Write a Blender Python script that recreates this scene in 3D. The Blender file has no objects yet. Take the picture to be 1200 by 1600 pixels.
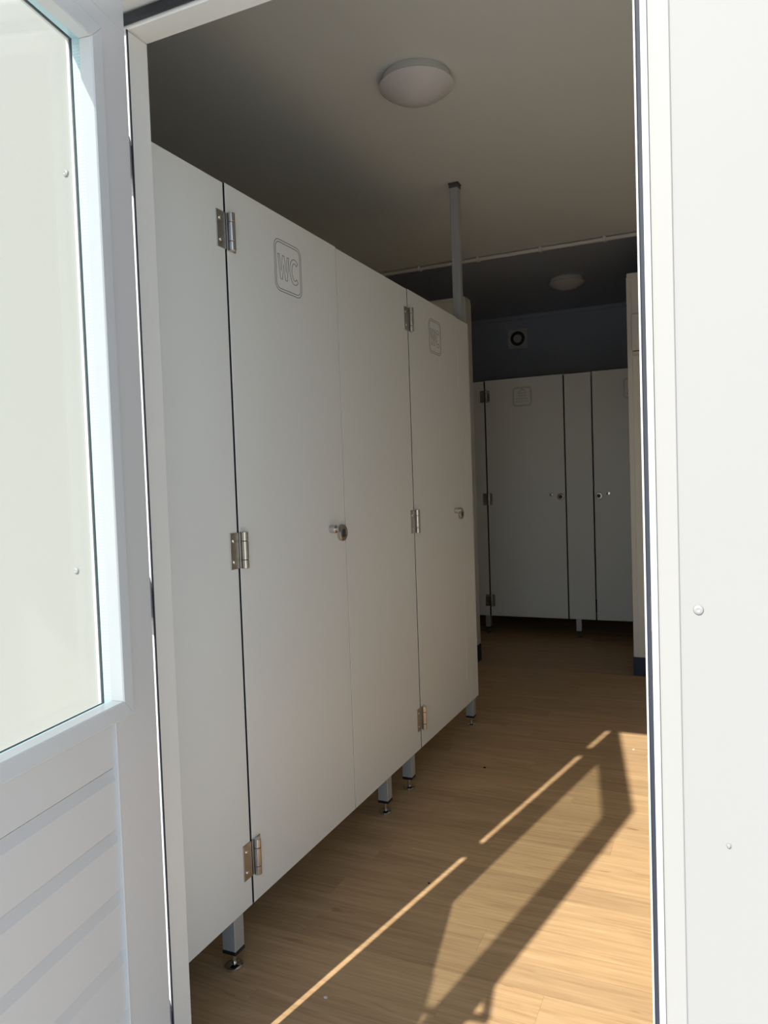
import bpy, bmesh, math, random
from mathutils import Vector, Matrix
random.seed(7)
S = bpy.context.scene
COL = S.collection
PI = math.pi

# ------------------------------------------------------------------ camera
CAM_X, CAM_H = 1.0965292633, 1.2
YAW, PITCH, ROLL, FPX = math.radians(24.38168566), math.radians(-2.27385602), math.radians(-1.96152346), 1163.916
fw = Vector((-math.sin(YAW)*math.cos(PITCH), math.cos(YAW)*math.cos(PITCH), math.sin(PITCH)))
rt = Vector((math.cos(YAW), math.sin(YAW), 0)); up = rt.cross(fw)
r2 = rt*math.cos(ROLL)+up*math.sin(ROLL); u2 = -rt*math.sin(ROLL)+up*math.cos(ROLL)
cd = bpy.data.cameras.new('camera'); cam = bpy.data.objects.new('camera', cd); COL.objects.link(cam)
m = Matrix.Identity(4)
for i in range(3):
    m[i][0] = r2[i]; m[i][1] = u2[i]; m[i][2] = -fw[i]
m[0][3], m[1][3], m[2][3] = CAM_X, 0, CAM_H
cam.matrix_world = m
cd.sensor_fit = 'HORIZONTAL'; cd.sensor_width = 36; cd.lens = FPX*36/1200; cd.clip_start = 0.02
S.camera = cam

# ------------------------------------------------------------------ light
S.view_settings.view_transform = 'Standard'; S.view_settings.look = 'None'
S.view_settings.gamma = 1; S.view_settings.use_curve_mapping = False
S.view_settings.exposure = -0.03
SUN_EL = math.atan(0.815)
sdir = Vector((0.191, 0.9816, -0.815)).normalized()
sd = bpy.data.lights.new('sun', 'SUN'); sd.energy = 6.9; sd.color = (1, .955, .885); sd.angle = math.radians(.53)
so = bpy.data.objects.new('sun', sd); COL.objects.link(so)
so.rotation_euler = sdir.to_track_quat('-Z', 'Y').to_euler(); so.location = (-2, -8, 8)
w = bpy.data.worlds.new('sky'); S.world = w; w.use_nodes = True
nt = w.node_tree; nt.nodes.clear()
sky = nt.nodes.new('ShaderNodeTexSky'); sky.sky_type = 'NISHITA'; sky.sun_disc = False
sky.sun_elevation = SUN_EL; sky.sun_rotation = math.atan2(-sdir.x, -sdir.y); sky.air_density = 1.0; sky.dust_density = 0.4; sky.ozone_density = 1.0
bg = nt.nodes.new('ShaderNodeBackground'); bg.inputs[1].default_value = 0.21
ow = nt.nodes.new('ShaderNodeOutputWorld')
hs = nt.nodes.new('ShaderNodeHueSaturation'); hs.inputs['Saturation'].default_value = .78
nt.links.new(sky.outputs[0], hs.inputs['Color']); nt.links.new(hs.outputs[0], bg.inputs[0]); nt.links.new(bg.outputs[0], ow.inputs[0])

# ------------------------------------------------------------------ materials
def mat(name, col, rough=.5, metal=0, noise=None, bump=0, spec=.5, nscale=20):
    M = bpy.data.materials.new(name); M.use_nodes = True
    n = M.node_tree; b = n.nodes['Principled BSDF']
    b.inputs['Base Color'].default_value = (*col, 1); b.inputs['Roughness'].default_value = rough
    b.inputs['Metallic'].default_value = metal; b.inputs['Specular IOR Level'].default_value = spec
    if noise or bump:
        tc = n.nodes.new('ShaderNodeTexCoord'); nz = n.nodes.new('ShaderNodeTexNoise')
        nz.inputs['Scale'].default_value = nscale; nz.inputs['Detail'].default_value = 4
        n.links.new(tc.outputs['Object'], nz.inputs['Vector'])
        if noise:
            mx = n.nodes.new('ShaderNodeMix'); mx.data_type = 'RGBA'
            mx.inputs[6].default_value = (*[c*(1-noise) for c in col], 1); mx.inputs[7].default_value = (*[min(1, c*(1+noise)) for c in col], 1)
            n.links.new(nz.outputs[0], mx.inputs[0]); n.links.new(mx.outputs[2], b.inputs['Base Color'])
        if bump:
            bp = n.nodes.new('ShaderNodeBump'); bp.inputs['Strength'].default_value = bump; bp.inputs['Distance'].default_value = .002
            n.links.new(nz.outputs[0], bp.inputs['Height']); n.links.new(bp.outputs[0], b.inputs['Normal'])
    return M

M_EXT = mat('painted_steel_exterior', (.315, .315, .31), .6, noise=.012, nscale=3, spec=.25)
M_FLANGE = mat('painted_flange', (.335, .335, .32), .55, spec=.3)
M_FRAME = mat('painted_frame', (.76, .755, .72), .35)
M_DOORW = mat('white_pvc_door', (.62, .62, .62), .3)
M_BEAD = mat('white_pvc_bead', (.60, .62, .63), .25)
M_WALL = mat('interior_wall_lining', (.87, .87, .82), .5, noise=.02, nscale=2)
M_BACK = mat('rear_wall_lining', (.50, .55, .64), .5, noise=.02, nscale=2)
M_CEIL = mat('ceiling_lining', (.87, .90, .875), .55, noise=.02, nscale=2)
M_HPL = mat('cubicle_board', (.84, .87, .865), .38, noise=.012, nscale=6)
M_EDGE = mat('cubicle_board_edge', (.02, .02, .025), .5)
M_BLACK = mat('black_rubber_and_gap_shade', (.012, .013, .018), .45)
M_GASK = mat('dark_grey_gasket', (.030, .036, .05), .6, spec=.3)
M_STEEL = mat('brushed_steel', (.48, .46, .43), .32, 1, noise=.05, nscale=60)
M_STEELD = mat('brushed_steel_knuckle', (.58, .56, .53), .25, 1)
M_CHROME = mat('chrome', (.75, .75, .75), .08, 1)
M_ALU = mat('anodised_aluminium', (.50, .53, .55), .42, .35)
M_LINE = mat('engraved_line', (.10, .10, .095), .7)
M_CAP = mat('grey_plastic_cap', (.11, .115, .12), .5)
M_NAVY = mat('navy_skirting', (.018, .035, .075), .5)
M_LAMPB = mat('lamp_base_plastic', (.75, .74, .70), .4)
M_CONDUIT = mat('conduit_plastic', (.84, .83, .80), .45)
M_WHITEP = mat('white_plastic', (.80, .79, .78), .4)
M_FAN = mat('fan_dark', (.05, .05, .06), .5)
M_SCREW = mat('painted_screw', (.33, .33, .33), .45)
M_CONC = mat('concrete_ground', (.62, .62, .60), .9, noise=.12, nscale=3)
M_SUB = mat('subfloor', (.09, .06, .035), .8)
M_SPACER = mat('spacer_foil', (.48, .68, .76), .3, .1)
M_DIRT = mat('dark_crumb', (.02, .018, .015), .9)
M_SCRAP = mat('paper_scrap', (.8, .78, .74), .8)
M_WORN = mat('worn_gasket_flake', (.5, .5, .52), .6)

def mat_dome():
    M = mat('frosted_lamp_dome', (.80, .79, .80), .25)
    return M
M_DOME = mat_dome()

def mat_glass():
    M = bpy.data.materials.new('window_glass'); M.use_nodes = True
    n = M.node_tree; n.nodes.clear()
    o = n.nodes.new('ShaderNodeOutputMaterial'); mx = n.nodes.new('ShaderNodeMixShader')
    t = n.nodes.new('ShaderNodeBsdfTransparent'); t.inputs[0].default_value = (.975, .985, .97, 1)
    g = n.nodes.new('ShaderNodeBsdfGlossy'); g.inputs['Roughness'].default_value = 0; g.inputs[0].default_value = (1, 1, 1, 1)
    lw = n.nodes.new('ShaderNodeLayerWeight'); lw.inputs[0].default_value = .5
    pw = n.nodes.new('ShaderNodeMath'); pw.operation = 'POWER'; pw.inputs[1].default_value = 5
    ma = n.nodes.new('ShaderNodeMath'); ma.operation = 'MULTIPLY_ADD'; ma.inputs[1].default_value = .9; ma.inputs[2].default_value = .025
    n.links.new(lw.outputs['Facing'], pw.inputs[0]); n.links.new(pw.outputs[0], ma.inputs[0])
    n.links.new(ma.outputs[0], mx.inputs[0]); n.links.new(t.outputs[0], mx.inputs[1]); n.links.new(g.outputs[0], mx.inputs[2])
    n.links.new(mx.outputs[0], o.inputs[0])
    return M
M_GLASS = mat_glass()

def mat_wood():
    M = bpy.data.materials.new('oak_plank'); M.use_nodes = True
    n = M.node_tree; L = n.links; b = n.nodes['Principled BSDF']
    tc = n.nodes.new('ShaderNodeTexCoord'); oi = n.nodes.new('ShaderNodeObjectInfo')
    rv = n.nodes.new('ShaderNodeVectorMath'); rv.operation = 'SCALE'; rv.inputs[0].default_value = (37.3, 17.7, 5.1)
    L.new(oi.outputs['Random'], rv.inputs['Scale'])
    ad = n.nodes.new('ShaderNodeVectorMath'); ad.operation = 'ADD'
    L.new(tc.outputs['Object'], ad.inputs[0]); L.new(rv.outputs[0], ad.inputs[1])
    def stretched(sx, sy, scale, detail, dist=0):
        mp = n.nodes.new('ShaderNodeMapping'); mp.inputs['Scale'].default_value = (sx, sy, 1)
        L.new(ad.outputs[0], mp.inputs[0])
        z = n.nodes.new('ShaderNodeTexNoise'); z.inputs['Scale'].default_value = scale; z.inputs['Detail'].default_value = detail
        z.inputs['Distortion'].default_value = dist
        L.new(mp.outputs[0], z.inputs['Vector']); return z
    grain = stretched(2.2, 60, 2.0, 6, .6)
    broad = stretched(1.6, 12, 2.0, 3, .8)
    knots = stretched(5, 26, 1.6, 2, .3)
    r1 = n.nodes.new('ShaderNodeValToRGB')
    e = r1.color_ramp.elements
    e[0].position = .30; e[0].color = (.45, .280, .140, 1)
    e[1].position = .70; e[1].color = (.70, .475, .255, 1)
    mxn = n.nodes.new('ShaderNodeMix'); mxn.inputs[0].default_value = .45
    L.new(grain.outputs[0], mxn.inputs[2]); L.new(broad.outputs[0], mxn.inputs[3]); L.new(mxn.outputs[0], r1.inputs[0])
    # dark streaks
    kr = n.nodes.new('ShaderNodeMapRange'); kr.inputs[1].default_value = .68; kr.inputs[2].default_value = .80
    L.new(knots.outputs[0], kr.inputs[0])
    mk = n.nodes.new('ShaderNodeMix'); mk.data_type = 'RGBA'; mk.blend_type = 'MULTIPLY'; mk.inputs[7].default_value = (.62, .56, .50, 1)
    L.new(kr.outputs[0], mk.inputs[0]); L.new(r1.outputs[0], mk.inputs[6])
    # per plank tone
    tr = n.nodes.new('ShaderNodeMapRange'); tr.inputs[3].default_value = .92; tr.inputs[4].default_value = 1.07
    L.new(oi.outputs['Random'], tr.inputs[0])
    vm = n.nodes.new('ShaderNodeVectorMath'); vm.operation = 'SCALE'
    L.new(mk.outputs[2], vm.inputs[0]); L.new(tr.outputs[0], vm.inputs['Scale'])
    L.new(vm.outputs[0], b.inputs['Base Color'])
    b.inputs['Roughness'].default_value = .45; b.inputs['Specular IOR Level'].default_value = .3
    bp = n.nodes.new('ShaderNodeBump'); bp.inputs['Strength'].default_value = .12; bp.inputs['Distance'].default_value = .001
    L.new(grain.outputs[0], bp.inputs['Height']); L.new(bp.outputs[0], b.inputs['Normal'])
    return M
M_WOOD = mat_wood()

# ------------------------------------------------------------------ helpers
def box(bm, x0, x1, y0, y1, z0, z1, bev=0, seg=1):
    v = [bm.verts.new(p) for p in ((x0,y0,z0),(x1,y0,z0),(x1,y1,z0),(x0,y1,z0),(x0,y0,z1),(x1,y0,z1),(x1,y1,z1),(x0,y1,z1))]
    fs = [bm.faces.new([v[i] for i in q]) for q in ((3,2,1,0),(4,5,6,7),(0,1,5,4),(1,2,6,5),(2,3,7,6),(3,0,4,7))]
    if bev:
        es = list({e for f in fs for e in f.edges})
        bmesh.ops.bevel(bm, geom=es, offset=bev, segments=seg, profile=.5, affect='EDGES')
    return bm
def nb(*a, **k): return box(bmesh.new(), *a, **k)
def lathe(bm, prof, org, axis, n=28):
    """revolve (radius, height) profile about axis through org"""
    a = Vector(axis).normalized(); t = a.orthogonal().normalized(); s = a.cross(t); o = Vector(org)
    rings = []
    for r, h in prof:
        if r < 1e-6: rings.append([bm.verts.new(o+a*h)])
        else: rings.append([bm.verts.new(o+a*h+(t*math.cos(2*PI*k/n)+s*math.sin(2*PI*k/n))*r) for k in range(n)])
    for A, B in zip(rings, rings[1:]):
        for k in range(n):
            k2 = (k+1) % n
            if len(A) == 1 and len(B) == 1: continue
            if len(A) == 1: f = [A[0], B[k2], B[k]]
            elif len(B) == 1: f = [A[k], A[k2], B[0]]
            else: f = [A[k], A[k2], B[k2], B[k]]
            bm.faces.new(f)
    bmesh.ops.recalc_face_normals(bm, faces=bm.faces[:])
    return bm
def prism(bm, poly, lo, hi, fn):
    """extrude a 2D polygon between lo and hi; fn(u, v, w) gives the 3D point"""
    A = [bm.verts.new(fn(u, v, lo)) for u, v in poly]; B = [bm.verts.new(fn(u, v, hi)) for u, v in poly]
    n = len(poly); bm.faces.new(A); bm.faces.new(B[::-1])
    for i in range(n): bm.faces.new((A[i], B[i], B[(i+1) % n], A[(i+1) % n]))
    bmesh.ops.recalc_face_normals(bm, faces=bm.faces[:])
    return bm
def ribbon(bm, pts, wd, h, fn, closed=True):
    """thin raised line along 2D points"""
    n = len(pts); P = [Vector(p) for p in pts]; L = []; R = []
    for i in range(n):
        if closed: a, c = P[i-1], P[(i+1) % n]
        else: a, c = P[max(0, i-1)], P[min(n-1, i+1)]
        d1 = (P[i]-a); d2 = (c-P[i])
        d1 = d1.normalized() if d1.length > 1e-9 else d2.normalized()
        d2 = d2.normalized() if d2.length > 1e-9 else d1
        t = (d1+d2); t = t.normalized() if t.length > 1e-6 else d1
        nn = Vector((-t.y, t.x)); k = min(2.2, 1/max(.3, abs(nn.dot(Vector((-d1.y, d1.x))))))
        L.append(P[i]+nn*wd*.5*k); R.append(P[i]-nn*wd*.5*k)
    vs = [(bm.verts.new(fn(l.x, l.y, h)), bm.verts.new(fn(r.x, r.y, h)), bm.verts.new(fn(l.x, l.y, 0)), bm.verts.new(fn(r.x, r.y, 0))) for l, r in zip(L, R)]
    for i in range(n if closed else n-1):
        a, c = vs[i], vs[(i+1) % n]
        bm.faces.new((a[0], a[1], c[1], c[0])); bm.faces.new((a[2], a[0], c[0], c[2])); bm.faces.new((a[1], a[3], c[3], c[1]))
    return bm
def rrect(cx, cy, wx, wy, r, n=7):
    o = []
    for qx, qy, a0 in ((1, 1, 0), (-1, 1, 90), (-1, -1, 180), (1, -1, 270)):
        for k in range(n):
            a = math.radians(a0+90*k/(n-1)); o.append((cx+qx*(wx/2-r)+r*math.cos(a), cy+qy*(wy/2-r)+r*math.sin(a)))
    return o

def obj(name, bm, m, parent=None, smooth=False, offset=None, mats=None):
    me = bpy.data.meshes.new(name)
    if offset is not None: bmesh.ops.translate(bm, verts=bm.verts[:], vec=-Vector(offset))
    bmesh.ops.recalc_face_normals(bm, faces=bm.faces[:])
    bm.to_mesh(me); bm.free(); me.materials.append(m)
    for mm in mats or []: me.materials.append(mm)
    if smooth:
        for p in me.polygons: p.use_smooth = True
        try: me.set_sharp_from_angle(angle=math.radians(35))
        except Exception: pass
    o = bpy.data.objects.new(name, me); COL.objects.link(o)
    if parent: o.parent = parent
    return o
def tag(o, label=None, cat=None, group=None, kind=None):
    if label: o['label'] = label
    if cat: o['category'] = cat
    if group: o['group'] = group
    if kind: o['kind'] = kind
    return o
def empty(name, loc, label, cat, rz=0, group=None, kind=None):
    o = bpy.data.objects.new(name, None); COL.objects.link(o); o.empty_display_size = .1
    o.location = loc; o.rotation_euler = (0, 0, rz)
    return tag(o, label, cat, group, kind)
def struct(name, bm, m, label=None, cat=None): return tag(obj(name, bm, m), label, cat, kind='structure')

# ------------------------------------------------------------------ the setting
T, B = 1.944, 0.144                 # top and bottom of the cubicle boards
XL, XR = -1.35, 1.28                # side walls
YF, YI = 1.06, 1.15                 # outer and inner face of the front wall
YS = 4.61                           # joint between the two rooms
YB = 6.68                           # back wall
ZC, ZC2 = 2.60, 2.65                # ceilings
OL, OR, OT = .112, .996, 2.05       # door opening

struct('ground', nb(-14, 14, -16, YF-.005, -.32, -.17), M_CONC, 'pale concrete ground outside the entrance door', 'ground')
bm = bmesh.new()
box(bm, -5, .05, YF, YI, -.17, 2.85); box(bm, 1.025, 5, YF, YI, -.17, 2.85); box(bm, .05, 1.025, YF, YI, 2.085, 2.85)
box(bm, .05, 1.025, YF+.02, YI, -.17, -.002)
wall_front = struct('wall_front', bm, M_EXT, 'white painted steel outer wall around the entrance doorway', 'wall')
struct('wall_left', nb(XL-.06, XL, YI, YB+.06, -.05, 2.75), M_WALL, 'cream inner wall behind the toilet cubicles', 'wall')
struct('wall_right', nb(XR, XR+.06, YI, YB+.06, -.05, 2.75), M_WALL, 'cream inner wall on the right of the room', 'wall')
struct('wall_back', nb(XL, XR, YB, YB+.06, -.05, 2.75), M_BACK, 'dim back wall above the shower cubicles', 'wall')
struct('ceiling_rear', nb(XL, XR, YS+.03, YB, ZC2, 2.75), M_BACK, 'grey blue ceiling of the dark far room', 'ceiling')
struct('ceiling', nb(XL, XR, YI, YS+.03, ZC, 2.75), M_CEIL, 'cream ceiling darkening towards the far room', 'ceiling')
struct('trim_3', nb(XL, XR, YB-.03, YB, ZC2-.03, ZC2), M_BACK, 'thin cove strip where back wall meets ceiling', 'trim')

# screws on the outer wall
def screw(parent, x, y, z, r=.0065):
    bm = lathe(bmesh.new(), [(r, 0), (r*1.0, .0012), (r*.85, .003), (r*.45, .0042), (r*.3, .0036), (0, .0034)], (0, 0, 0), (0, -1, 0), 20)
    o = obj('screw', bm, M_SCREW, parent, True); o.location = (x, y, z); return o
for x, z in ((1.067, 1.018), (1.099, .706), (1.11, .25), (1.085, 1.86), (-.015, 1.80), (-.04, 1.05), (-.02, .5), (1.40, 1.6), (1.40, .8), (-.55, 1.8), (-.55, .9)):
    screw(wall_front, x, YF, z, .0065 if z != .706 else .003)

# floor: slab with one object for each plank
floor = struct('floor', nb(XL, XR, YF+.02, YB, -.05, -.004), M_SUB, 'brown oak-look plank floor with a sunlit patch by the door', 'floor')
PW, PL = .1007, .92
plank_mesh = {}
def plank(x0, x1, y0, y1):
    key = (round(x1-x0, 3), round(y1-y0, 3))
    if key not in plank_mesh:
        g = .0001
        bm = nb(g, key[0]-g, g, key[1]-g, -.004, 0, .00025)
        me = bpy.data.meshes.new('plank'); bm.to_mesh(me); bm.free(); me.materials.append(M_WOOD); plank_mesh[key] = me
    o = bpy.data.objects.new('plank', plank_mesh[key]); COL.objects.link(o); o.parent = floor; o.location = (x0, y0, 0)
row0 = 1.0617
known = {7: .51, 5: .706, 15: .165, 18: .045, 10: .066}
r = 0
while True:
    y0 = row0+r*PW; y1 = min(y0+PW, YB)
    if y0 > YB-.01: break
    off = known.get(r, random.uniform(0, PL))
    y0c = max(y0, YF+.02)
    j = off-math.ceil((off-XL)/PL)*PL
    xs = [XL]
    while j < XR-.04:
        if j > XL+.04: xs.append(j)
        j += PL
    xs.append(XR)
    for a, c in zip(xs, xs[1:]): plank(a, c, y0c, y1)
    r += 1

# low walls that frame the passage to the second room
def stub(name, bname, x0, x1, edge_x, label):
    o = struct(name, nb(x0, x1, YS, YS+.11, 0, 2.345), M_WALL, label, 'wall')
    obj('cap_strip', nb(x0, x1, YS-.004, YS+.114, 2.345, 2.368, .002), M_CONDUIT, o)
    s = 1 if edge_x == x1 else -1
    e = sorted((edge_x-s*.026, edge_x+s*.003))
    obj('corner_profile', nb(e[0], e[1], YS-.003, YS+.113, .112, 2.345, .001), M_CONDUIT, o)
    be = sorted((edge_x+s*.006, x0 if s > 0 else x1))
    struct(bname, nb(be[0], be[1], YS-.008, YS+.118, 0, .11, .002), M_NAVY, 'navy skirting at the foot of the '+('left' if s > 0 else 'right')+' passage wall', 'skirting')
stub('wall_stub_left', 'baseboard_stub_left', XL, -.375, -.375, 'cream low wall behind the grey ceiling post')
stub('wall_stub_right', 'baseboard_stub_right', .612, XR, .612, 'cream low wall carrying the small white box')
struct('baseboard_back', nb(XL, XR, YB-.012, YB, 0, .11, .002), M_NAVY, 'navy skirting under the shower cubicles at the back', 'skirting')
struct('baseboard_left', nb(XL, XL+.012, YI, YB-.012, 0, .11, .002), M_NAVY, 'navy skirting behind the toilet cubicles', 'skirting')
struct('baseboard_right', nb(XR-.012, XR, YI, YS-.01, 0, .11, .002), M_NAVY, 'navy skirting along the right hand wall', 'skirting')

# door frame round the entrance
fr = empty('trim_1', (.5, 1.1, 0), 'cream steel frame round the open entrance doorway', 'door frame', kind='structure')
FO = (.5, 1.1, 0)
def fpart(name, bm, m): return obj(name, bm, m, fr, offset=FO)
bm = nb(OL-.045, OL, 1.10, 1.153, 0, OT, .002); box(bm, .048, .084, 1.052, 1.102, 0, OT+.03, .003)
fpart('jamb', bm, M_FRAME)
bm = nb(OR, OR+.045, 1.10, 1.153, 0, OT, .0015); box(bm, 1.0092, 1.0172, 1.050, 1.102, 0, OT+.03, .002)
fpart('jamb', bm, M_FRAME)
bm = nb(OL-.045, OR+.045, 1.10, 1.153, OT, OT+.04, .0015); box(bm, .048, 1.03, 1.052, 1.102, OT+.028, OT+.06, .003)
fpart('head', bm, M_FRAME)
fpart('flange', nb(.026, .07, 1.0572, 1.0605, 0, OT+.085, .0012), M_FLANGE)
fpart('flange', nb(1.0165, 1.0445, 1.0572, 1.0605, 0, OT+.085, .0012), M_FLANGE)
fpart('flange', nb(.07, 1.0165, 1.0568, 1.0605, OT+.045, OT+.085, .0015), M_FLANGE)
fpart('gasket', nb(.9990, 1.0100, 1.0935, 1.1005, .02, OT+.01, .002), M_GASK)
fpart('gasket', nb(.1098, .1124, 1.0975, 1.1015, .02, OT, .0005), M_GASK)
fpart('gasket', nb(.098, 1.0, 1.0915, 1.1005, OT+.006, OT+.026, .003), M_BLACK)
fpart('strike_plate', nb(1.0075, 1.011, 1.056, 1.088, .985, 1.035, .0015), M_STEEL)
struct('trim_2', nb(OL, OR, YF-.01, YI+.01, -.02, .006, .003), M_ALU, 'aluminium threshold strip under the entrance door', 'threshold')

# ------------------------------------------------------------------ entrance door (open, hinged on the left)
DA = math.radians(10); DW, DT = .86, .045
D0 = (.1582, 1.04, 0)
door = empty('door_1', D0, 'white entrance door swung open with glazed top and grooved lower boards', 'door', DA-PI/2, kind='structure')
ZT = 2.10
wx0, wx1, wz0, wz1 = .092, .751, .834, 1.950       # glazing unit
def dpart(name, bm, m, parent=None, smooth=False): return obj(name, bm, m, parent or door, smooth)
LP = .0085                                          # outer lip that holds the glazing unit
px0, px1 = .118, .715                              # lower boards
bm = nb(0, wx0, -DT, 0, wz0-.004, 2.0); box(bm, wx0, wx0+LP, -DT, -.0385, wz0, wz1); box(bm, 0, px0, -DT, 0, .02, wz0-.004); dpart('stile', bm, M_DOORW)
bm = nb(wx1, DW, -DT, 0, wz0-.004, 2.0); box(bm, wx1-LP, wx1, -DT, -.0385, wz0, wz1); box(bm, px1, DW, -DT, 0, .02, wz0-.004); dpart('stile', bm, M_DOORW)
bm = nb(0, DW, -DT, 0, 2.0004, ZT, .0004); box(bm, wx0, wx1, -DT, 0, wz1, 2.0); box(bm, wx0+LP, wx1-LP, -DT, -.0385, wz1-LP, wz1); dpart('top_rail', bm, M_DOORW)
bm = nb(px0, px1, -DT, -.016, .76, wz0); box(bm, wx0+LP, wx1-LP, -DT, -.0385, wz0, wz0+LP); box(bm, px0, px1, -.016, -.0005, .8365, wz0); dpart('middle_rail', bm, M_DOORW)
dpart('bottom_rail', nb(px0, px1, -DT, 0, .02, .09, .0015), M_DOORW)
dpart('back_panel', nb(px0, px1, -DT+.004, -.018, .09, .76), M_DOORW)
# boards with a sloped upper edge
PITCHB = .1035; zt = .836; k = 0
while zt > .10:
    zb = .745-PITCHB*k
    z_lo = max(zb, .091)
    ztop = zt
    prof = [(-.018, z_lo), (-.0052, z_lo), (-.004, z_lo+.0012), (-.004, ztop-.022 if k else ztop-.002), (-.0088, ztop-.003), (-.018, ztop-.003)]
    dpart('board', prism(bmesh.new(), prof, px0+.0045, px1-.0045, lambda u, v, w_: (w_, u, v)), M_DOORW)
    zt = zb; k += 1
for x in (px0-.001, px1-.0045): dpart('panel_seal', nb(x, x+.0055, -.018, .0012, .09, .835, .0008), M_BEAD)
# glazing beads, one for each side, mitred
ox0, ox1, oz0, oz1 = .080, .763, .822, 1.962
prof = [(0, 0), (0, .008), (.002, .0095), (.0265, .0095), (.0285, .0075), (.0295, -.0125), (.0295, -.0138), (.0125, -.0138), (.0125, 0)]
def bead(side):
    bm = bmesh.new(); ends = []
    for e in (0, 1):
        vs = []
        for o, y in prof:
            xa, xb, za, zb = ox0+o, ox1-o, oz0+o, oz1-o
            p = {'b': ((xa, za), (xb, za)), 't': ((xa, zb), (xb, zb)), 'l': ((xa, za), (xa, zb)), 'r': ((xb, za), (xb, zb))}[side][e]
            d = .0003*(1 if e == 0 else -1)
            vs.append(bm.verts.new((p[0]+(d if side in 'bt' else 0), y, p[1]+(d if side in 'lr' else 0))))
        ends.append(vs)
    n = len(prof)
    for i in range(n): bm.faces.new((ends[0][i], ends[0][(i+1) % n], ends[1][(i+1) % n], ends[1][i]))
    bm.faces.new(ends[0]); bm.faces.new(ends[1][::-1])
    return bm
for s in 'btlr': dpart('glazing_bead', bead(s), M_BEAD)
def ring(x0, x1, z0, z1, t, y0, y1):
    bm = bmesh.new()
    box(bm, x0, x0+t, y0, y1, z0, z1); box(bm, x1-t, x1, y0, y1, z0, z1); box(bm, x0+t, x1-t, y0, y1, z0, z0+t); box(bm, x0+t, x1-t, y0, y1, z1-t, z1)
    return bm
dpart('pane', nb(wx0+.001, wx1-.001, -.0174, -.0142, wz0+.001, wz1-.001), M_GLASS)
dpart('pane', nb(wx0+.001, wx1-.001, -.0360, -.0328, wz0+.001, wz1-.001), M_GLASS)
sp = dpart('spacer_bar', ring(wx0+.002, wx1-.002, wz0+.002, wz1-.002, .0085, -.0326, -.0176), M_SPACER)
# perforations of the spacer bar on the hinge side and the foot
bm = bmesh.new(); zz = wz0+.02
while zz < wz1-.02:
    for yy in (-.0205, -.0250, -.0295): box(bm, wx0+.0104, wx0+.0107, yy-.0012, yy+.0012, zz-.0012, zz+.0012)
    zz += .0055
o = dpart('perforation', bm, M_WHITEP, sp); o['kind'] = 'stuff'
dpart('outer_gasket', ring(wx0+.001, wx1-.001, wz0+.001, wz1-.001, .0098, -.0384, -.0362), M_BLACK)
# hinges in the gap between door and frame, built in door space
inv = (Matrix.Translation(D0) @ Matrix.Rotation(DA-PI/2, 4, 'Z')).inverted()
def inworld(bm): bmesh.ops.transform(bm, matrix=inv, verts=bm.verts[:]); return bm
for zc in (1.82, .996, .17):
    bm = lathe(bmesh.new(), [(0, -.042), (.0085, -.042), (.0085, .042), (0, .042)], (.1085, 1.062, zc), (0, 0, 1), 16)
    box(bm, .100, .1255, 1.0565, 1.0655, zc-.040, zc+.040); box(bm, .0895, .105, 1.062, 1.0985, zc-.040, zc+.040)
    dpart('door_hinge', inworld(bm), M_GASK)
# lever handle on the free side
hx, hz = .812, 1.075
h = dpart('handle_plate', nb(hx-.018, hx+.018, 0, .008, hz-.14, hz+.08, .004, 2), M_STEEL)
bm = lathe(bmesh.new(), [(0, 0), (.010, 0), (.010, .05), (0, .05)], (hx, .006, hz), (0, 1, 0), 16)
box(bm, hx-.12, hx+.01, .042, .060, hz-.010, hz+.010, .006, 2)
dpart('lever', bm, M_STEEL, h, True)
h = dpart('handle_plate', nb(hx-.018, hx+.018, -DT-.008, -DT, hz-.14, hz+.08, .004, 2), M_STEEL)
bm = lathe(bmesh.new(), [(0, 0), (.010, 0), (.010, .05), (0, .05)], (hx, -DT-.006, hz), (0, -1, 0), 16)
box(bm, hx-.12, hx+.01, -DT-.060, -DT-.042, hz-.010, hz+.010, .006, 2)
dpart('lever', bm, M_STEEL, h, True)

# ------------------------------------------------------------------ cubicles
# local frame of a cubicle row: u along the row, v up, w out of the front face
FN_NEAR = lambda u, v, w_: (w_, u, v)                   # row on X = 0, front towards +X, u = +Y
YFAR = 5.547
FN_FAR = lambda u, v, w_: (u, YFAR-w_, v)               # row on Y = YFAR, front towards -Y, u = +X
TH = .012
def lbox(bm, fn, u0, u1, v0, v1, w0, w1, bev=0, seg=1):
    t = bmesh.new(); box(t, u0, u1, v0, v1, w0, w1, bev, seg)      # (u, v, w) as x, y, z
    me = bpy.data.meshes.new('tmp')
    for v in t.verts: v.co = Vector(fn(v.co.x, v.co.y, v.co.z))
    bmesh.ops.recalc_face_normals(t, faces=t.faces[:])
    t.to_mesh(me); t.free(); bm.from_mesh(me); bpy.data.meshes.remove(me)
    return bm
def llathe(bm, fn, prof, u, v, w0, axis, n=24):
    o = Vector(fn(u, v, w0)); a = Vector(fn(u+axis[0], v+axis[1], w0+axis[2]))-o
    return lathe(bm, prof, o, a, n)

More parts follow.
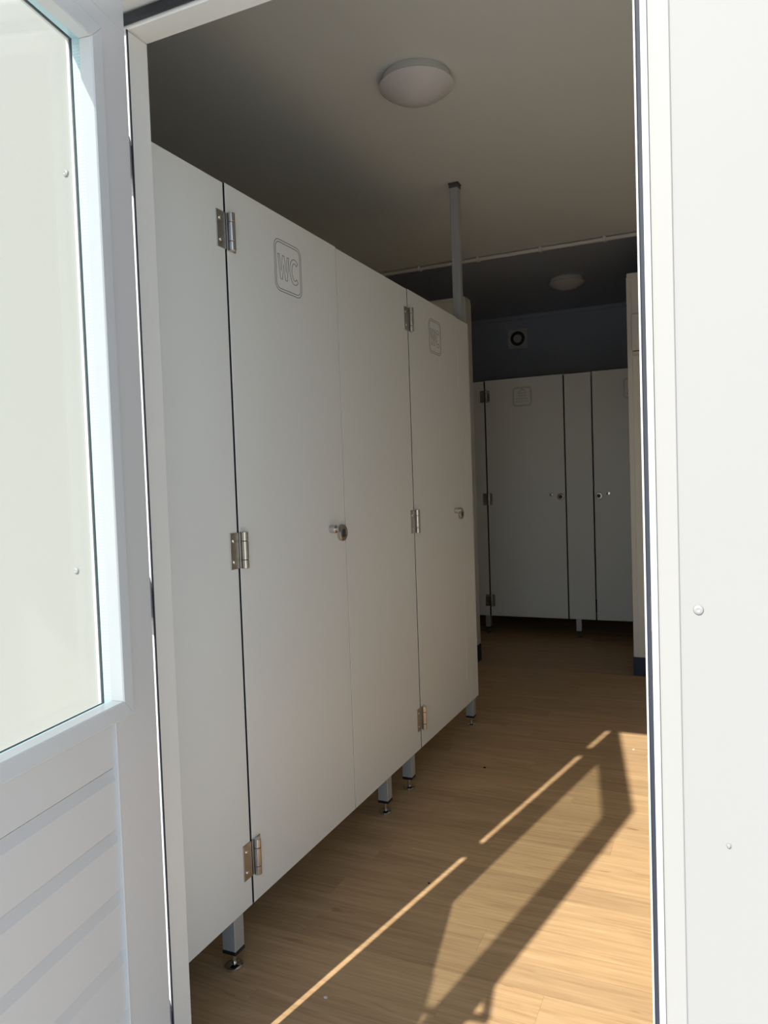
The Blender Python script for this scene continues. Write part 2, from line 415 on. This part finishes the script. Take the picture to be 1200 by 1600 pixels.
def leg(parent, fn, u, base, top=B+.02, pole=False):
    w = -.031; h = .0195
    p = obj('leg', lbox(bmesh.new(), fn, u-h, u+h, .052, top, w-h, w+h, .0015), M_ALU, parent, offset=base)
    obj('end_cap', lbox(bmesh.new(), fn, u-h-.0005, u+h+.0005, .043, .0525, w-h-.0005, w+h+.0005, .001), M_BLACK, p, offset=None).location = -Vector(base)
    bm = llathe(bmesh.new(), fn, [(0, 0), (.021, 0), (.023, .002), (.023, .008), (.019, .011), (.0065, .0125), (.0052, .014), (.0052, .044), (0, .044)], u, 0, w, (0, 1, 0))
    f = obj('foot', bm, M_CHROME, p, True); f.location = -Vector(base)
    return p

def hinge(parent, fn, u, v, base):
    """two leaves with screws and a knuckle on the door side"""
    h = obj('hinge', bmesh.new(), M_STEEL, parent)
    bm = bmesh.new()
    lbox(bm, fn, u-.037, u-.002, v-.045, v+.045, 0, .0025, .0008); lbox(bm, fn, u+.002, u+.038, v-.045, v+.045, 0, .0025, .0008)
    bmesh.ops.translate(bm, verts=bm.verts[:], vec=-Vector(base)); bmesh.ops.recalc_face_normals(bm, faces=bm.faces[:]); bm.to_mesh(h.data); bm.free()
    bm = bmesh.new(); r = .0095
    for a, c in ((-.046, -.0245), (-.0235, .0225), (.0235, .046)):
        llathe(bm, fn, [(0, a), (r-.001, a), (r, a+.001), (r, c-.001), (r-.001, c), (0, c)], u+.013, v, .0095, (0, 1, 0), 20)
    k = obj('knuckle', bm, M_STEELD, h, True); k.location = -Vector(base)
    for du, dv in ((-.024, -.026), (-.024, .026), (.030, -.026), (.030, .026)):
        bm = llathe(bmesh.new(), fn, [(.0055, 0), (.0055, .001), (.004, .0025), (0, .003)], u+du, v+dv, .0025, (0, 0, 1), 12)
        s = obj('screw', bm, M_CHROME, h, True); s.location = -Vector(base)
    return h

def lock(parent, fn, u, v, s, base):
    """thumb turn rosette at (u, v) and a round knob on the hinge side (direction s)"""
    bm = llathe(bmesh.new(), fn, [(.026, 0), (.026, .009), (.0235, .012), (.014, .0125), (.013, .011), (.006, .011)], u, v, 0, (0, 0, 1))
    l = obj('lock_rosette', bm, M_STEEL, parent, True, offset=base)
    bm = llathe(bmesh.new(), fn, [(.0125, .0105), (.0115, .0130), (.006, .0135), (0, .0135)], u, v, 0, (0, 0, 1))
    lbox(bm, fn, u-.0012, u+.0012, v-.006, v+.006, .013, .0145)
    obj('indicator', bm, M_FAN, l, True).location = -Vector(base)
    bm = llathe(bmesh.new(), fn, [(.0115, 0), (.0130, .0015), (.0130, .019), (.0115, .021), (.0065, .0215), (.0065, .028), (.0085, .029), (.0085, .032), (0, .033)], u+s*.068, v+.016, 0, (0, 0, 1))
    obj('knob', bm, M_STEELD, parent, True, offset=base)

def dark_edges(o, fn):
    o.data.materials.append(M_EDGE)
    nrm = (Vector(fn(0, 0, 1))-Vector(fn(0, 0, 0)))
    for p in o.data.polygons:
        if abs(p.normal.dot(nrm)) < .5: p.material_index = 1
    return o
def board(parent, fn, u0, u1, base, top=T, bot=B, front=0):
    return dark_edges(obj('board', lbox(bmesh.new(), fn, u0, u1, bot, top, front-TH, front, .0008), M_HPL, parent, offset=base), fn)
def gap_shade_strip(parent, fn, u, base, wd=.018):  # added black strip behind a door gap, stands in for shade inside the cubicle
    return obj('gap_shade_strip', lbox(bmesh.new(), fn, u-wd/2, u+wd/2, B+.002, T-.004, -TH-.004, -TH-.0005), M_BLACK, parent, offset=base)

def arc(cx, cy, rx, ry, a0, a1, n):
    return [(cx+rx*math.cos(math.radians(a0+(a1-a0)*k/(n-1))), cy+ry*math.sin(math.radians(a0+(a1-a0)*k/(n-1)))) for k in range(n)]
def sign_frame(bm, fn, cu, cv, sz, lw):
    ribbon(bm, rrect(cu, cv, sz, sz, sz*.17), lw, .0004, fn); ribbon(bm, rrect(cu, cv, sz*.9, sz*.9, sz*.13), lw, .0004, fn)
def wc_sign(parent, fn, cu, cv, base, sz=.141, lw=.0016):
    bm = bmesh.new(); sign_frame(bm, fn, cu, cv, sz, lw)
    k = sz/.141
    # outline letter W (top edge left to right, then back along the bottom)
    Wt = [(0, 1), (.15, 1), (.275, .34), (.42, 1), (.58, 1), (.725, .34), (.85, 1), (1, 1), (.81, 0), (.645, 0), (.50, .64), (.355, 0), (.19, 0)]
    w_, h_ = .057*k, .066*k
    ribbon(bm, [(cu-.0535*k+x*w_, cv-.036*k+y*h_) for x, y in Wt], lw, .0004, fn)
    C = arc(cu+.0335*k, cv-.002*k, .026*k, .036*k, 48, 312, 18)+arc(cu+.0335*k, cv-.002*k, .0145*k, .0245*k, 312, 48, 18)
    ribbon(bm, C, lw, .0004, fn)
    return obj('engraved_sign', bm, M_LINE, parent, offset=base)
def shower_sign(parent, fn, cu, cv, base, sz=.141, lw=.0018):
    bm = bmesh.new(); sign_frame(bm, fn, cu, cv, sz, lw)
    ribbon(bm, arc(cu, cv+.026, .030, .024, 0, 180, 12), lw, .0004, fn)               # shower head
    ribbon(bm, [(cu-.006, cv+.050), (cu+.006, cv+.050), (cu+.006, cv+.058), (cu-.006, cv+.058)], lw, .0004, fn)
    for j in range(3):                                                                  # falling water
        for i in range(-2-(j > 0), 3+(j > 0)):
            x = cu+i*(.011+.0015*j); y = cv+.014-j*.022
            ribbon(bm, [(x, y), (x+i*.0012, y-.013)], lw, .0004, fn, False)
    return obj('engraved_sign', bm, M_LINE, parent, offset=base)

def fixed_panel(fn, u0, u1, legs, label, gap_shade_u=None, pole_u=None):
    base = fn(u0, 0, 0)
    t = empty('cubicle_panel', base, label, 'panel', group='fixed boards of the cubicle rows')
    board(t, fn, u0, u1, base)
    for u in legs: leg(t, fn, u, base)
    if gap_shade_u is not None: gap_shade_strip(t, fn, gap_shade_u, base)
    if pole_u is not None:
        w = -.031; h = .0195
        p = obj('ceiling_post', lbox(bmesh.new(), fn, pole_u-h, pole_u+h, B+.02, ZC-.022, w-h, w+h, .0015), M_ALU, t, offset=base)
        bm = lbox(bmesh.new(), fn, pole_u-h-.003, pole_u+h+.003, ZC-.024, ZC-.008, w-h-.003, w+h+.003, .002)
        lbox(bm, fn, pole_u-h-.006, pole_u+h+.006, ZC-.008, ZC-.0005, w-h-.006, w+h+.006, .002)
        obj('post_cap', bm, M_CAP, p).location = -Vector(base)
    return t
def cubicle_door(fn, u0, u1, hinge_left, label, sign, signu, lock_v=1.046, front=.0, hinges=True):
    base = fn(u0, 0, 0)
    t = empty('cubicle_door', base, label, 'door', group='doors of the toilet and shower cubicles')
    dark_edges(obj('door_leaf', lbox(bmesh.new(), fn, u0, u1, B, T+.003, front-TH, front, .0008), M_HPL, t, offset=base), fn)
    s = -1 if hinge_left else 1
    lock(t, fn, (u1-.032) if hinge_left else (u0+.032), lock_v, s, base)
    if hinges:
        for v in (1.828, 1.043, .262): hinge(t, fn, (u0-.004) if hinge_left else (u1+.004), v, base)
    sign(t, fn, signu, 1.807, base)
    return t

y1, y2, y3, y4, y5 = 1.5356, 2.1177, 2.704, 3.298, 3.467
fixed_panel(FN_NEAR, YI+.002, y1-.004, [1.487], 'white cubicle board nearest the entrance, beside the first toilet door', gap_shade_u=y1)
cubicle_door(FN_NEAR, y1+.004, y2-.0012, True, 'nearest white toilet door with large engraved WC sign', wc_sign, 1.826, front=.0)
fixed_panel(FN_NEAR, y2+.0012, y3-.004, [2.412, 2.640], 'white fixed board between the two toilet doors', gap_shade_u=y3)
cubicle_door(FN_NEAR, y3+.004, y4-.0012, True, 'second white toilet door, next to the grey ceiling post', wc_sign, 3.005, front=.0)
fixed_panel(FN_NEAR, y4+.0012, y5, [3.435], 'narrow white end board of the toilet row carrying the ceiling post', pole_u=3.425)

xa, xb, xc, xd = -.540, .057, .256, .855
fixed_panel(FN_FAR, XL+.002, xa-.005, [-.567], 'shaded white board left of the hinged shower door at the back', gap_shade_u=xa)
cubicle_door(FN_FAR, xa+.005, xb-.005, True, 'whole shower cubicle door in the far room with square engraved sign', shower_sign, -.250, 1.05)
fixed_panel(FN_FAR, xb+.005, xc-.005, [.126], 'narrow shaded board between the two shower doors at the back', gap_shade_u=xb+.0)
cubicle_door(FN_FAR, xc+.005, xd-.005, False, 'right hand shower door at the back, cut off by the passage wall', shower_sign, .548, 1.05)
fixed_panel(FN_FAR, xd+.005, XR-.002, [.90], 'shaded board at the right end of the shower row, behind the passage wall')

# ------------------------------------------------------------------ fittings
def ceiling_lamp(x, y, z, label):
    t = empty('ceiling_lamp', (x, y, z), label, 'lamp', group='round ceiling lamps')
    obj('lamp_base', lathe(bmesh.new(), [(0, 0), (.114, 0), (.117, -.004), (.123, -.024), (.1235, -.028), (.118, -.0285)], (0, 0, 0), (0, 0, 1), 56), M_LAMPB, t, True)
    prof = [(.124, -.028), (.1285, -.031), (.1295, -.034)]+[(.129*(1-q/14), -.036-.050*(1-(1-q/14)**2)) for q in range(1, 14)]+[(0, -.086)]
    obj('lamp_dome', lathe(bmesh.new(), prof, (0, 0, 0), (0, 0, 1), 56), M_DOME, t, True)
ceiling_lamp(.155, 2.47, ZC, 'large white domed ceiling lamp near the doorway')
ceiling_lamp(.088, 5.62, ZC2, 'dim domed ceiling lamp in the far room above the showers')

cz, cy = 2.583, 4.598
t = empty('cable_conduit', (.2, cy, cz), 'thin pale cable conduit clipped across the ceiling', 'conduit')
obj('pipe', lathe(bmesh.new(), [(0, -1.5), (.0115, -1.5), (.0115, 1.07), (0, 1.07)], (0, 0, 0), (1, 0, 0), 16), M_CONDUIT, t, True)
for x in (-1.07, -.673, -.277, .116, .495, .89):
    bm = nb(x-.2-.010, x-.2+.010, -.0155, .0155, -.0155, .0165, .003); box(bm, x-.2-.0085, x-.2+.0085, .010, .024, -.004, .0168, .002)
    obj('clip', bm, M_WHITEP, t)

fx, fz = -.545, 2.447
t = empty('extractor_fan', (fx, YB, fz), 'small square extractor fan on the dark back wall', 'fan')
obj('housing', nb(-.088, .088, -.028, 0, -.088, .088, .006, 2), M_WHITEP, t)
obj('inlet_ring', lathe(bmesh.new(), [(.064, .026), (.064, .032), (.058, .034), (.038, .030), (.038, .027)], (0, 0, 0), (0, -1, 0), 32), M_FAN, t, True)
obj('hub_cover', lathe(bmesh.new(), [(.037, .027), (.036, .036), (.030, .040), (0, .041)], (0, 0, 0), (0, -1, 0), 32), M_WHITEP, t, True)

t = empty('wall_box', (.70, YS, 1.90), 'small white box fixed high on the right passage wall', 'box')
obj('cover', nb(-.062, .062, -.055, 0, .012, .222, .006, 2), M_WHITEP, t)
obj('base_lip', nb(-.058, .058, -.048, 0, -.012, .008, .004, 2), M_WHITEP, t)
obj('slot', nb(-.05, .05, -.045, -.002, .007, .0125), M_BLACK, t)

# crumbs lying on the floor
def crumb(x, y, s, m, label, cat='debris'):
    bm = bmesh.new(); bmesh.ops.create_icosphere(bm, subdivisions=1, radius=s)
    for v in bm.verts: v.co = Vector((v.co.x*random.uniform(.7, 1.6), v.co.y*random.uniform(.6, 1.1), max(0, v.co.z*.6+s*.5)))
    o = obj('debris', bm, m); o.location = (x, y, .0001); tag(o, label, cat)
crumb(.185, 2.935, .005, M_DIRT, 'dark crumb on the floor beside the rear toilet leg')
crumb(.286, 2.021, .004, M_DIRT, 'dark crumb on the thin line of sunlight')
crumb(.238, 1.471, .005, M_SCRAP, 'pale scrap on the shaded floor left of the light line', 'scrap')
crumb(.734, 3.344, .005, M_SCRAP, 'pale scrap at the far end of the sunlit floor', 'scrap')
